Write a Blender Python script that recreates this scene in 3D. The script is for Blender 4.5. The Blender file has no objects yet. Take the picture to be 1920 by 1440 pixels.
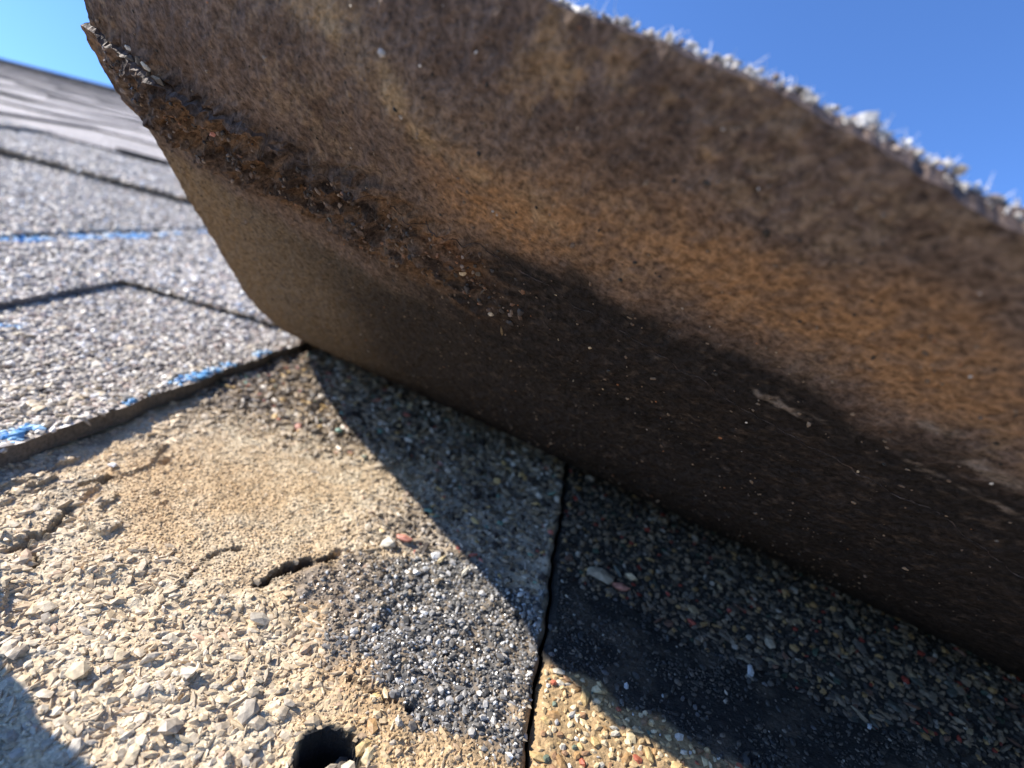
import bpy, math, random
import numpy as np
from mathutils import Matrix, Vector

sc = bpy.context.scene
MM = 0.001
RNG = np.random.default_rng(7)
random.seed(7)

# ------------------------------------------------------------------ camera, light, sky, exposure
PITCH = math.radians(24)                       # slope of the roof
ROOF = Matrix.Translation((0, 0, 4.2)) @ Matrix.Rotation(PITCH, 4, 'X')
F_PX, CX, CY, CAM_H = 1000.0, 960.0, 720.0, 60.0

def cam_dir(px, py):
    v = np.array([(px - CX) / F_PX, -(py - CY) / F_PX, -1.0]); return v / np.linalg.norm(v)
def hor(x): return 95 + .255 * x
_Y = cam_dir(1130, hor(1130))
_Z = np.cross(cam_dir(1920, hor(1920)), cam_dir(0, hor(0))); _Z /= np.linalg.norm(_Z)
if _Z[1] < 0: _Z = -_Z
_X = np.cross(_Y, _Z)
CAMROT = np.array([_X, _Y, _Z])                # columns: camera axes in roof coordinates
cam = bpy.data.cameras.new('camera'); camo = bpy.data.objects.new('camera', cam)
sc.collection.objects.link(camo)
m4 = Matrix.Identity(4)
for i in range(3):
    for j in range(3): m4[i][j] = float(CAMROT[i, j])
camo.matrix_world = ROOF @ Matrix.Translation((0, 0, CAM_H * MM)) @ m4
cam.sensor_width = 36; cam.lens = 36 * F_PX / 1920
cam.clip_start = 0.002; cam.clip_end = 3000
cam.dof.use_dof = True; cam.dof.focus_distance = 0.064; cam.dof.aperture_fstop = 21
sc.camera = camo

SUN_ROOF = Vector((-1.32, 0.22, 1.0)).normalized()      # towards the sun, in roof coordinates
SUN = (ROOF.to_3x3() @ SUN_ROOF).normalized()
sun = bpy.data.lights.new('sun', 'SUN'); sun.energy = 5.0; sun.angle = math.radians(.55); sun.color = (1, .93, .83)
suno = bpy.data.objects.new('sun', sun); sc.collection.objects.link(suno)
suno.rotation_euler = SUN.to_track_quat('Z', 'Y').to_euler(); suno.location = (0, 0, 20)
world = bpy.data.worlds.new('World'); sc.world = world; world.use_nodes = True
wn = world.node_tree.nodes; wl = world.node_tree.links
sky = wn.new('ShaderNodeTexSky'); sky.sky_type = 'NISHITA'; sky.sun_disc = False
sky.sun_elevation = math.asin(SUN.z); sky.sun_rotation = math.atan2(SUN.x, SUN.y)
sky.altitude = 900; sky.air_density = 1.15; sky.dust_density = 0.2; sky.ozone_density = 5.0
tint = wn.new('ShaderNodeVectorMath'); tint.operation = 'MULTIPLY'; tint.inputs[1].default_value = (.86, 1.10, 1.48)   # the camera's cool white balance
wl.new(sky.outputs[0], tint.inputs[0]); wl.new(tint.outputs[0], wn['Background'].inputs[0]); wn['Background'].inputs[1].default_value = 0.110
sc.view_settings.view_transform = 'Standard'; sc.view_settings.look = 'None'
sc.view_settings.exposure = 0.82; sc.view_settings.gamma = 1
sc.cycles.max_bounces = 8; sc.cycles.diffuse_bounces = 5

# ------------------------------------------------------------------ numpy noise
_tab = RNG.random(65536).astype(np.float32)
def vnoise(x, y, s, seed=0):
    x = np.asarray(x, np.float64) / s + 1000.37 + seed * 17.3; y = np.asarray(y, np.float64) / s + 1000.71 + seed * 5.9
    xi = np.floor(x).astype(np.int64); yi = np.floor(y).astype(np.int64)
    fx = x - xi; fy = y - yi; fx = fx * fx * (3 - 2 * fx); fy = fy * fy * (3 - 2 * fy)
    h = lambda a, b: _tab[((a * 7919) ^ (b * 10473) ^ ((a + b) * 131) ^ (seed * 9176)) & 65535]
    return (h(xi, yi) * (1 - fx) + h(xi + 1, yi) * fx) * (1 - fy) + (h(xi, yi + 1) * (1 - fx) + h(xi + 1, yi + 1) * fx) * fy
def fbm(x, y, s, o=4, seed=0, g=.5):
    t = 0; amp = 1; n = 0; c, sn = .8, .6
    for k in range(o):
        t = t + amp * vnoise(x, y, s, seed + k * 3); n += amp; amp *= g; s = s * .5
        x, y = c * x - sn * y, sn * x + c * y
    return t / n
def sst(a, b, v):
    t = np.clip((v - a) / (b - a), 0, 1); return t * t * (3 - 2 * t)
def mixc(c, c2, m):
    m = np.asarray(m)[..., None]; return c * (1 - m) + np.asarray(c2) * m
def seg_dist(x, y, pts):
    best = np.full(np.shape(x), 1e9)
    for (x0, y0), (x1, y1) in zip(pts[:-1], pts[1:]):
        dx, dy = x1 - x0, y1 - y0; L = dx * dx + dy * dy + 1e-9
        t = np.clip(((x - x0) * dx + (y - y0) * dy) / L, 0, 1)
        best = np.minimum(best, np.hypot(x - x0 - t * dx, y - y0 - t * dy))
    return best
def in_poly(x, y, P):
    r = np.zeros(np.shape(x), bool); n = len(P)
    for i in range(n):
        x0, y0 = P[i]; x1, y1 = P[(i + 1) % n]
        if y0 == y1: continue
        c = ((y0 > y) != (y1 > y)) & (x < (x1 - x0) * (y - y0) / (y1 - y0) + x0); r ^= c
    return r
def poly_soft(x, y, P):                                   # signed distance, positive inside
    d = seg_dist(x, y, P + [P[0]]); return np.where(in_poly(x, y, P), d, -d)

# ------------------------------------------------------------------ materials
def new_mat(name):
    m = bpy.data.materials.new(name); m.use_nodes = True
    return m, m.node_tree.nodes, m.node_tree.links, m.node_tree.nodes['Principled BSDF']
def tex_co(N, L, scale):
    tc = N.new('ShaderNodeTexCoord'); mp = N.new('ShaderNodeMapping'); mp.inputs['Scale'].default_value = (scale,) * 3
    L.new(tc.outputs['Object'], mp.inputs[0]); return mp.outputs[0]
def ramp(N, stops):
    r = N.new('ShaderNodeValToRGB'); e = r.color_ramp.elements
    while len(e) > 1: e.remove(e[-1])
    for i, (p, c) in enumerate(stops):
        q = e[0] if i == 0 else e.new(p)
        q.position = p; q.color = (*c, 1)
    return r
def attr_mat(name, rough=.75, spec=.4, speck=0.35, grain=.35, bump=.5, dist=.00012, rough_var=0):
    """Colour from the surface's own vertex colour, broken up by fine grain."""
    m, N, L, B = new_mat(name)
    at = N.new('ShaderNodeAttribute'); at.attribute_name = 'col'
    co = tex_co(N, L, 1000.0 / grain)
    no = N.new('ShaderNodeTexNoise'); no.inputs['Scale'].default_value = 1; no.inputs['Detail'].default_value = 3
    no.inputs['Roughness'].default_value = .65
    L.new(co, no.inputs['Vector'])
    mr = N.new('ShaderNodeMapRange'); mr.inputs[1].default_value = .3; mr.inputs[2].default_value = .7
    mr.inputs[3].default_value = 1 - speck; mr.inputs[4].default_value = 1 + speck
    L.new(no.outputs[0], mr.inputs[0])
    mx = N.new('ShaderNodeVectorMath'); mx.operation = 'SCALE'
    L.new(at.outputs['Color'], mx.inputs[0]); L.new(mr.outputs[0], mx.inputs['Scale']); L.new(mx.outputs[0], B.inputs['Base Color'])
    bp = N.new('ShaderNodeBump'); bp.inputs['Strength'].default_value = bump; bp.inputs['Distance'].default_value = dist
    L.new(no.outputs[0], bp.inputs['Height']); L.new(bp.outputs[0], B.inputs['Normal'])
    B.inputs['Roughness'].default_value = rough; B.inputs['Specular IOR Level'].default_value = spec
    return m
def stone_mat(name, cols, rough=.5):
    m, N, L, B = new_mat(name)
    oi = N.new('ShaderNodeObjectInfo'); st = [(i / len(cols), c) for i, c in enumerate(cols)]
    r = ramp(N, st); r.color_ramp.interpolation = 'CONSTANT'; L.new(oi.outputs['Random'], r.inputs[0])
    co = tex_co(N, L, 1800); no = N.new('ShaderNodeTexNoise'); no.inputs['Scale'].default_value = 1; no.inputs['Detail'].default_value = 4
    L.new(co, no.inputs['Vector'])
    mr = N.new('ShaderNodeMapRange'); mr.inputs[1].default_value = .3; mr.inputs[2].default_value = .7; mr.inputs[3].default_value = .7; mr.inputs[4].default_value = 1.3
    L.new(no.outputs[0], mr.inputs[0])
    mx = N.new('ShaderNodeVectorMath'); mx.operation = 'SCALE'; L.new(r.outputs[0], mx.inputs[0]); L.new(mr.outputs[0], mx.inputs['Scale'])
    L.new(mx.outputs[0], B.inputs['Base Color'])
    bp = N.new('ShaderNodeBump'); bp.inputs['Strength'].default_value = .6; bp.inputs['Distance'].default_value = .0001
    L.new(no.outputs[0], bp.inputs['Height']); L.new(bp.outputs[0], B.inputs['Normal'])
    B.inputs['Roughness'].default_value = rough; B.inputs['Specular IOR Level'].default_value = .3
    return m

M_SAND = attr_mat('sandy_fines', .8, .3, .38, .42, .9, .00022)
M_UNDER = attr_mat('weathered_underside', .85, .12, .62, .62, 1.0, .0004)
M_GRAN = attr_mat('mineral_granules', .48, .28, .25, .5, .5, .00008)
M_GLIT = attr_mat('glossy_sealant_grit', .3, .65, .3, .5, .3, .00005)
M_SEAL = attr_mat('asphalt_sealant', .33, .6, .5, .45, 1.0, .0003)
M_EDGE = attr_mat('cut_asphalt_edge', .7, .3, .4, .6, .7, .0002)
M_FIBRE, _n, _l, _b = new_mat('glass_fibre'); _b.inputs['Base Color'].default_value = (.8, .78, .74, 1); _b.inputs['Roughness'].default_value = .3

def far_shingle_mat():
    """Granule-coated shingle face for courses too far off to show each granule."""
    m, N, L, B = new_mat('granule_coating')
    co = tex_co(N, L, 1000 / 1.35)
    v = N.new('ShaderNodeTexVoronoi'); v.inputs['Scale'].default_value = 1; L.new(co, v.inputs['Vector'])
    sp = N.new('ShaderNodeSeparateColor'); L.new(v.outputs['Color'], sp.inputs[0])
    r = ramp(N, [(0, (.12, .10, .085)), (.13, (.30, .26, .22)), (.36, (.43, .38, .32)), (.62, (.50, .425, .355)), (.8, (.62, .565, .50)), (.93, (.76, .72, .67))])
    r.color_ramp.interpolation = 'CONSTANT'; L.new(sp.outputs[0], r.inputs[0])
    n2 = N.new('ShaderNodeTexNoise'); n2.inputs['Scale'].default_value = .02; n2.inputs['Detail'].default_value = 5; L.new(co, n2.inputs['Vector'])
    mr = N.new('ShaderNodeMapRange'); mr.inputs[1].default_value = .35; mr.inputs[2].default_value = .65; mr.inputs[3].default_value = .72; mr.inputs[4].default_value = 1.25
    L.new(n2.outputs[0], mr.inputs[0])
    mx = N.new('ShaderNodeVectorMath'); mx.operation = 'SCALE'; L.new(r.outputs[0], mx.inputs[0]); L.new(mr.outputs[0], mx.inputs['Scale'])
    L.new(mx.outputs[0], B.inputs['Base Color'])
    bp = N.new('ShaderNodeBump'); bp.invert = True; bp.inputs['Strength'].default_value = 1; bp.inputs['Distance'].default_value = .0007
    L.new(v.outputs['Distance'], bp.inputs['Height']); L.new(bp.outputs[0], B.inputs['Normal'])
    B.inputs['Roughness'].default_value = .6; B.inputs['Specular IOR Level'].default_value = .25
    return m
M_FAR = far_shingle_mat()
M_CUT, _n, _l, _b = new_mat('dark_cut_edge'); _b.inputs['Base Color'].default_value = (.07, .06, .055, 1); _b.inputs['Roughness'].default_value = .8

# ------------------------------------------------------------------ object helpers (all lengths in mm, roof coordinates)
def coll_link(o): sc.collection.objects.link(o)
def thing(name, label, cat, base=(0, 0, 0), group=None):
    o = bpy.data.objects.new(name, None); coll_link(o); o.empty_display_size = .01
    o.matrix_world = ROOF @ Matrix.Translation(Vector(base) * MM)
    o['label'] = label; o['category'] = cat
    if group: o['group'] = group
    o['_b'] = tuple(float(v) for v in base)
    return o
def base_of(o):
    return np.array(list(o['_b'])) if o is not None and '_b' in o else np.zeros(3)
def raw_mesh(name, V, Fc, mat, col=None, smooth=False):
    me = bpy.data.meshes.new(name); V = np.asarray(V, np.float64) * MM; Fc = np.asarray(Fc, np.int32)
    k = Fc.shape[1]
    me.vertices.add(len(V)); me.vertices.foreach_set('co', V.astype(np.float32).ravel())
    me.loops.add(Fc.size); me.loops.foreach_set('vertex_index', Fc.ravel())
    me.polygons.add(len(Fc)); me.polygons.foreach_set('loop_start', np.arange(0, Fc.size, k, dtype=np.int32))
    me.polygons.foreach_set('loop_total', np.full(len(Fc), k, np.int32))
    me.polygons.foreach_set('use_smooth', np.full(len(Fc), smooth, bool))
    if col is not None:
        a = me.color_attributes.new('col', 'FLOAT_COLOR', 'POINT')
        a.data.foreach_set('color', np.c_[np.clip(col, 0.004, 1), np.ones(len(col))].astype(np.float32).ravel())
    me.update(calc_edges=True); me.materials.append(mat); return me
def part(name, parent, V, Fc, mat, col=None, smooth=False, kind=None, label=None):
    V = np.asarray(V, float) - base_of(parent)
    o = bpy.data.objects.new(name, raw_mesh(name, V, Fc, mat, col, smooth)); coll_link(o); o.parent = parent
    if kind: o['kind'] = kind
    if label: o['label'] = label
    return o
def grid_faces(ny, nx, off=0, flip=False):
    i = np.arange(ny - 1)[:, None] * nx + np.arange(nx - 1)[None]; i = i.ravel() + off
    f = np.stack([i, i + 1, i + nx + 1, i + nx], 1)
    return f[:, ::-1] if flip else f
# a granule is an angular chip: icosahedron with jittered corners
_ph = (1 + 5 ** .5) / 2
ICO = np.array([(-1, _ph, 0), (1, _ph, 0), (-1, -_ph, 0), (1, -_ph, 0), (0, -1, _ph), (0, 1, _ph), (0, -1, -_ph), (0, 1, -_ph), (_ph, 0, -1), (_ph, 0, 1), (-_ph, 0, -1), (-_ph, 0, 1)]) / 1.902
ICF = np.array([(0, 11, 5), (0, 5, 1), (0, 1, 7), (0, 7, 10), (0, 10, 11), (1, 5, 9), (5, 11, 4), (11, 10, 2), (10, 7, 6), (7, 1, 8), (3, 9, 4), (3, 4, 2), (3, 2, 6), (3, 6, 8), (3, 8, 9), (4, 9, 5), (2, 4, 11), (6, 2, 10), (8, 6, 7), (9, 8, 1)])
def chips(n, rng, elong=.35, flat=.75):
    r = ICO[None] * (1 + rng.uniform(-.28, .28, (n, 12, 1))) + rng.uniform(-.12, .12, (n, 12, 3))
    r = r * np.stack([1 + rng.uniform(-.1, elong, n), 1 - rng.uniform(0, elong, n), flat * rng.uniform(.7, 1.2, n)], 1)[:, None]
    t = rng.uniform(0, 2 * np.pi, n); c, s = np.cos(t), np.sin(t)
    x = r[..., 0] * c[:, None] - r[..., 1] * s[:, None]; y = r[..., 0] * s[:, None] + r[..., 1] * c[:, None]
    z = r[..., 2]; ph = rng.normal(0, .3, n)[:, None]
    return np.stack([x, y * np.cos(ph) - z * np.sin(ph), y * np.sin(ph) + z * np.cos(ph)], -1)
def chip_mesh_arrays(P, R, rng, frames=None, elong=.35, flat=.75):
    """P (n,3) centres, R (n,) half sizes -> vertices, faces"""
    S = chips(len(P), rng, elong, flat) * R[:, None, None]
    if frames is not None: S = np.einsum('nij,nkj->nki', frames, S)
    V = (P[:, None] + S).reshape(-1, 3)
    Fc = (ICF[None] + (np.arange(len(P)) * 12)[:, None, None]).reshape(-1, 3)
    return V, Fc
TONES = {}
def single_chips(parent, P, R, tone, frames=None, rng=RNG):
    """The largest granules in view: each its own part, sharing a few chip meshes."""
    b = base_of(parent)
    for i in range(len(P)):
        meshes = TONES[tone[i]]; o = bpy.data.objects.new('granule', meshes[rng.integers(len(meshes))]); coll_link(o)
        o.parent = parent
        M3 = Matrix(frames[i].tolist()) if frames is not None else Matrix.Identity(3)
        M3 = M3 @ Matrix.Rotation(rng.uniform(0, 6.28), 3, 'Z')
        q = (P[i] - b) * MM
        o.matrix_local = Matrix.Translation(q) @ M3.to_4x4() @ Matrix.Scale(float(R[i]), 4)
def make_tones():
    T = dict(tan=[(.54, .43, .28), (.47, .385, .27), (.56, .47, .34), (.40, .33, .24)], grey=[(.50, .43, .33), (.42, .36, .28), (.58, .51, .40), (.52, .43, .30)],
             gold=[(.50, .36, .17), (.60, .48, .28), (.36, .22, .10), (.55, .5, .4)], red=[(.42, .10, .07), (.5, .22, .16)], white=[(.7, .68, .64), (.6, .6, .6)],
             mix=[(.22, .175, .125), (.13, .11, .09), (.18, .10, .07), (.30, .22, .13), (.09, .09, .075), (.26, .21, .15), (.10, .085, .07), (.17, .135, .105), (.12, .10, .08), (.2, .16, .11)], dark=[(.07, .065, .06), (.12, .11, .1), (.16, .155, .15)])
    for k, cs in T.items():
        m = stone_mat(k + '_stone', cs); TONES[k] = []
        for j in range(6):
            V = chips(1, RNG, .7, .52)[0]; TONES[k].append(raw_mesh('chip_' + k, V, ICF, m))
make_tones()
def pick(rng, n, pal):
    c = np.array([p[0] for p in pal]); w = np.array([p[1] for p in pal], float); w /= w.sum()
    return c[rng.choice(len(c), n, p=w)] * rng.uniform(.8, 1.2, (n, 1))
def jgrid(x0, x1, y0, y1, s, rng):
    X, Y = np.meshgrid(np.arange(x0, x1, s), np.arange(y0, y1, s * .87)); X = X + (np.arange(X.shape[0])[:, None] % 2) * s / 2
    X = X + rng.uniform(-.42, .42, X.shape) * s; Y = Y + rng.uniform(-.42, .42, X.shape) * s
    k = (X > x0) & (X < x1) & (Y > y0) & (Y < y1); return X[k], Y[k]
CAMC = np.array([0, 0, CAM_H])
def cam_view(P):
    v = (np.asarray(P) - CAMC) @ CAMROT; d = -v[..., 2]; d2 = np.where(d < 5, 5, d)
    return CX + F_PX * v[..., 0] / d2, CY - F_PX * v[..., 1] / d2, d
def scatter(parent, P, R, C, tone, singles, rng, frames=None, name='granules', elong=.35, flat=.75):
    """Granules of one shingle: those that show largest are parts, the rest one stuff part."""
    px, py, d = cam_view(P); size = np.where((d > 5) & (px > -20) & (px < 1940) & (py > -20) & (py < 1460), R / np.maximum(d, 5), 0)
    idx = np.argsort(-size)[:singles]; idx = idx[size[idx] > 0]
    rest = np.ones(len(P), bool); rest[idx] = False
    single_chips(parent, P[idx], R[idx], [tone[i] for i in idx], None if frames is None else frames[idx])
    V, Fc = chip_mesh_arrays(P[rest], R[rest], rng, None if frames is None else frames[rest], elong, flat)
    return part(name, parent, V, Fc, M_GRAN, np.repeat(C[rest], 12, 0), kind='stuff')
def box_arrays(x0, x1, y0, y1, z0, z1):
    V = [(x, y, z) for z in (z0, z1) for y in (y0, y1) for x in (x0, x1)]
    Fc = [(0, 2, 3, 1), (4, 5, 7, 6), (0, 1, 5, 4), (2, 6, 7, 3), (0, 4, 6, 2), (1, 3, 7, 5)]
    return np.array(V, float), np.array(Fc)

# ------------------------------------------------------------------ terrain and roof deck
def ground():
    me = bpy.data.meshes.new('ground'); s = 1500
    me.from_pydata([(-s, -s, 0), (s, -s, 0), (s, s, 0), (-s, s, 0)], [], [(0, 1, 2, 3)])
    m, N, L, B = new_mat('dry_lawn'); no = N.new('ShaderNodeTexNoise'); no.inputs['Scale'].default_value = 900
    r = ramp(N, [(.3, (.05, .06, .02)), (.7, (.14, .12, .07))]); L.new(no.outputs[0], r.inputs[0]); L.new(r.outputs[0], B.inputs['Base Color'])
    me.materials.append(m); o = bpy.data.objects.new('ground', me); coll_link(o); o['kind'] = 'structure'
ground()
RIDGE_Y = 4230.0
def deck():
    V, Fc = [], []
    x0, x1, y0, y1 = -9000, 5000, -3500, RIDGE_Y
    c, s = math.cos(2 * PITCH), math.sin(2 * PITCH); back = 6000
    prof = [(y0, -14), (y1, -14), (y1 + back * c, -14 - back * s), (y1 + back * c, -60 - back * s), (y1, -60), (y0, -60)]
    for x in (x0, x1):
        for (y, z) in prof: V.append((x, y, z))
    Fq = [(0, 6, 7, 1), (1, 7, 8, 2), (2, 8, 9, 3), (3, 9, 10, 4), (4, 10, 11, 5), (5, 11, 6, 0), (0, 1, 4, 5), (1, 2, 3, 4), (6, 11, 10, 7), (7, 10, 9, 8)]
    m, N, L, B = new_mat('deck_board'); B.inputs['Base Color'].default_value = (.16, .13, .11, 1); B.inputs['Roughness'].default_value = .8
    no = N.new('ShaderNodeTexNoise'); no.inputs['Scale'].default_value = 60
    r = ramp(N, [(.3, (.10, .08, .07)), (.7, (.22, .18, .15))]); L.new(no.outputs[0], r.inputs[0]); L.new(r.outputs[0], B.inputs['Base Color'])
    o = bpy.data.objects.new('roof_deck', raw_mesh('roof_deck', V, Fq, m)); coll_link(o); o.matrix_world = ROOF; o['kind'] = 'structure'
deck()

# ------------------------------------------------------------------ lower course: the sandy shingle under the lifted one, and its neighbour past the joint
PATCH = [(-27.0, 61.7), (-23.5, 55.5), (-18.6, 50.9), (-14.1, 47.2), (-5.0, 44.6), (3.0, 44.2), (8.6, 45.2), (8.9, 72), (3, 72.5), (-3, 73.5), (-8.6, 72.4), (-14, 72.5), (-18.6, 69.5), (-22.8, 65.3)]
def joint_x(y): return 8.8 + .25 * np.sin(y * .21) + .15 * np.sin(y * .9)
HOLE = (-11.8, 37.2, 3.4)
def zone_left(x, y):
    """smooth tan crust, golden sand, sealant patch"""
    nz = fbm(x, y, 9, 3, 21) - .5
    smooth = sst(1.25, .6, np.hypot((x + 47) / 24, (y - 72) / 21) + nz * .9)
    gold = sst(52, 44, y + nz * 10) * sst(-22, -10, x + nz * 10)
    patch = sst(-2.2, 2.4, poly_soft(x, y, PATCH) + (fbm(x, y, 4.5, 4, 5) - .5) * 11)
    return smooth, gold, patch
CREV = [([(-31.9, 55.9), (-31.0, 58.0)], .8, 2.4), ([(-30.3, 59.6), (-28.4, 62.6)], 1.15, 3.0), ([(-26.6, 63.6), (-25.4, 65.4)], .85, 2.6),
        ([(-63.9, 58.2), (-62.6, 55), (-61.9, 52.2), (-63, 49)], .8, 1.3), ([(-58.5, 47.5), (-60, 49), (-62, 50)], .7, 1.2),
        ([(-13.9, 46.6), (-10.8, 45.6), (-5.8, 45.0)], .5, .9), ([(-41, 57.5), (-39.6, 60.2), (-38.4, 61)], .6, .8), ([(-41, 57.5), (-40.6, 53.5), (-40, 50.5)], .35, .5),
        ([(-67, 62.5), (-66.2, 65.5), (-65.5, 67.5)], .7, 1.1), ([(4.5, 64.5), (4.9, 65)], .6, 1.0), ([(-4, 53.5), (-3.6, 54)], .7, 1.0)]
PITS = [(-62.5, 75.2, 1.5, 1.3), (-57, 67, .9, .6), (-54.6, 65, .8, .6), (-50, 90, 1.0, .5), (-36, 72, .8, .4), (-20, 63.5, .9, .9), (-23.6, 67.2, .9, 1.2), (-25.2, 66.6, .9, 1.3), (-15, 61, .7, .9), (-45, 80, .7, .4)]
def h_left(x, y):
    smooth, gold, patch = zone_left(x, y)
    h = .9 * (fbm(x, y, 14, 3, 1) - .5) + (1.25 - 1.0 * smooth) * (fbm(x, y, 2.6, 3, 2) - .5) + .25 * (fbm(x, y, .9, 2, 3) - .5)
    # crust broken into flakes along a few steps
    st = fbm(x, y * 1.4, 10, 3, 31); left = sst(-44, -60, x) * sst(86, 60, y) + .35 * sst(62, 48, y) * (1 - patch)
    h += left * (.75 * sst(.47, .485, st) + .6 * sst(.57, .58, st))
    # crust plates running off the neighbouring shingle's shadow
    pl = poly_soft(x, y, [(-71.8, 64.5), (-66.2, 67.5), (-63.5, 60), (-61.6, 55), (-61.6, 50.5), (-66, 49.6), (-73, 55)]); h += .8 * sst(-.15, .25, pl + (fbm(x, y, 2, 2, 9) - .5) * 1.4)
    pl = poly_soft(x, y, [(-74, 76), (-66, 80), (-63.5, 73), (-64, 68.5), (-68.5, 69)]); h += .6 * sst(-.15, .25, pl + (fbm(x, y, 2, 2, 19) - .5) * 1.4)
    h += patch * (.15 + .9 * (fbm(x, y, 1.3, 2, 8) - .5))
    for pts, w, dp in CREV:
        d = seg_dist(x, y, pts) + (fbm(x, y, 1.0, 3, 11) - .5) * 1.7; h -= dp * sst(w, w * .25, d)
    for cx, cy, r, dp in PITS:
        d = np.hypot(x - cx, y - cy) + (fbm(x, y, 1.2, 2, 12) - .5) * .8; h -= dp * sst(r, r * .3, d)
    d = np.hypot((x - HOLE[0]), (y - HOLE[1]) * 1.15) + (fbm(x, y, 2.2, 2, 13) - .5) * 1.3
    h += .35 * sst(HOLE[2] + 2.0, HOLE[2] + .3, d); h -= 6.2 * sst(HOLE[2] + .1, HOLE[2] - .35, d)
    h += .7 * np.exp(-((x - joint_x(y) + 1.2) / 1.0) ** 2) * (fbm(x, y, 3, 2, 14) - .2) - .9 * sst(.7, 0, joint_x(y) - x)
    return h - .25 * sst(60, 45, y) * sst(0, -20, x) * (1 - patch)
TAN = np.array((.55, .43, .28)); GOLD = np.array((.50, .35, .18)); GREY = np.array((.36, .33, .29)); SEAL = np.array((.10, .095, .088))
def in_crevice(x, y):
    k = np.zeros(np.shape(x), bool)
    for pts, w, dp in CREV[:7]: k |= seg_dist(x, y, pts) < w * .75
    return k
def c_left(x, y):
    smooth, gold, patch = zone_left(x, y)
    c = np.broadcast_to(TAN, (*np.shape(x), 3)).copy()
    c = mixc(c, (.60, .52, .38), sst(.45, .62, fbm(x, y, 2.2, 3, 41)) * .7)
    c = mixc(c, (.50, .35, .19), smooth * (.35 + .45 * sst(.4, .6, fbm(x, y, 12, 3, 42))) * sst(95, 70, y))
    c = mixc(c, (.13, .10, .075), sst(86, 108, y + 14 * (fbm(x, y, 10, 3, 43) - .5)) * .8)  # upper matrix darkened beyond its own tone, to deepen the shade there
    c = mixc(c, (.38, .33, .27), sst(-32, -12, x + 10 * (fbm(x, y, 8, 2, 48) - .5)) * sst(66, 78, y) * .8)
    c = mixc(c, GOLD, gold * .8)
    rim = sst(-6, -.8, poly_soft(x, y, PATCH)) * sst(70, 60, y)
    c = mixc(c, (.36, .24, .13), rim * .75)
    c = mixc(c, SEAL, patch * (.75 + .25 * sst(.4, .6, fbm(x, y, 1.5, 2, 44))))
    c = mixc(c, (.30, .24, .18), patch * sst(-12, -22, x + 8 * (fbm(x, y, 4, 2, 46) - .5)) * .85)
    c = mixc(c, (.10, .09, .08), sst(-60, -76, x) * sst(.45, .6, fbm(x, y, 6, 3, 45)) * .5)
    for pts, w, dp in CREV: c = mixc(c, (.035, .03, .027), sst(w * 1.35, w * .6, seg_dist(x, y, pts) + (fbm(x, y, 1.0, 3, 11) - .5) * 1.2) * (.97 if dp > 1.5 else .55))
    d = np.hypot((x - HOLE[0]), (y - HOLE[1]) * 1.15); c = mixc(c, (.02, .02, .02), sst(HOLE[2] + .9, HOLE[2] + .3, d + (fbm(x, y, 1.6, 2, 47) - .5) * 1.2))
    return c
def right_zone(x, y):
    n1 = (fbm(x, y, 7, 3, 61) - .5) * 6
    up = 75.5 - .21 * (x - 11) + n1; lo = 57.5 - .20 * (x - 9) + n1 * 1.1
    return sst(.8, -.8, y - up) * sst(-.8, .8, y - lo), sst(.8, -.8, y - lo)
def h_right(x, y):
    seal, low = right_zone(x, y)
    h = .7 * (fbm(x, y, 13, 3, 51) - .5) + .7 * (1 - seal * .7) * (fbm(x, y, 2.2, 3, 52) - .5) + .3 * (fbm(x, y, .9, 2, 53) - .5) + .35 * seal + seal * .5 * (fbm(x * .5, y, 2.5, 3, 64) - .5)
    h -= .9 * sst(.7, 0, x - joint_x(y) - .55)
    return h
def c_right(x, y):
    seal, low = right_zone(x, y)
    c = np.broadcast_to(np.array((.05, .043, .036)), (*np.shape(x), 3)).copy()  # upper matrix kept extra dark: shade under the lifted sheet put into the colour
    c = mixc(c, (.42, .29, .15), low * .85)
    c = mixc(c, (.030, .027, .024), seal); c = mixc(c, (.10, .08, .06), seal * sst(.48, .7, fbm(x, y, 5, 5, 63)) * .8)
    return c
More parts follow.
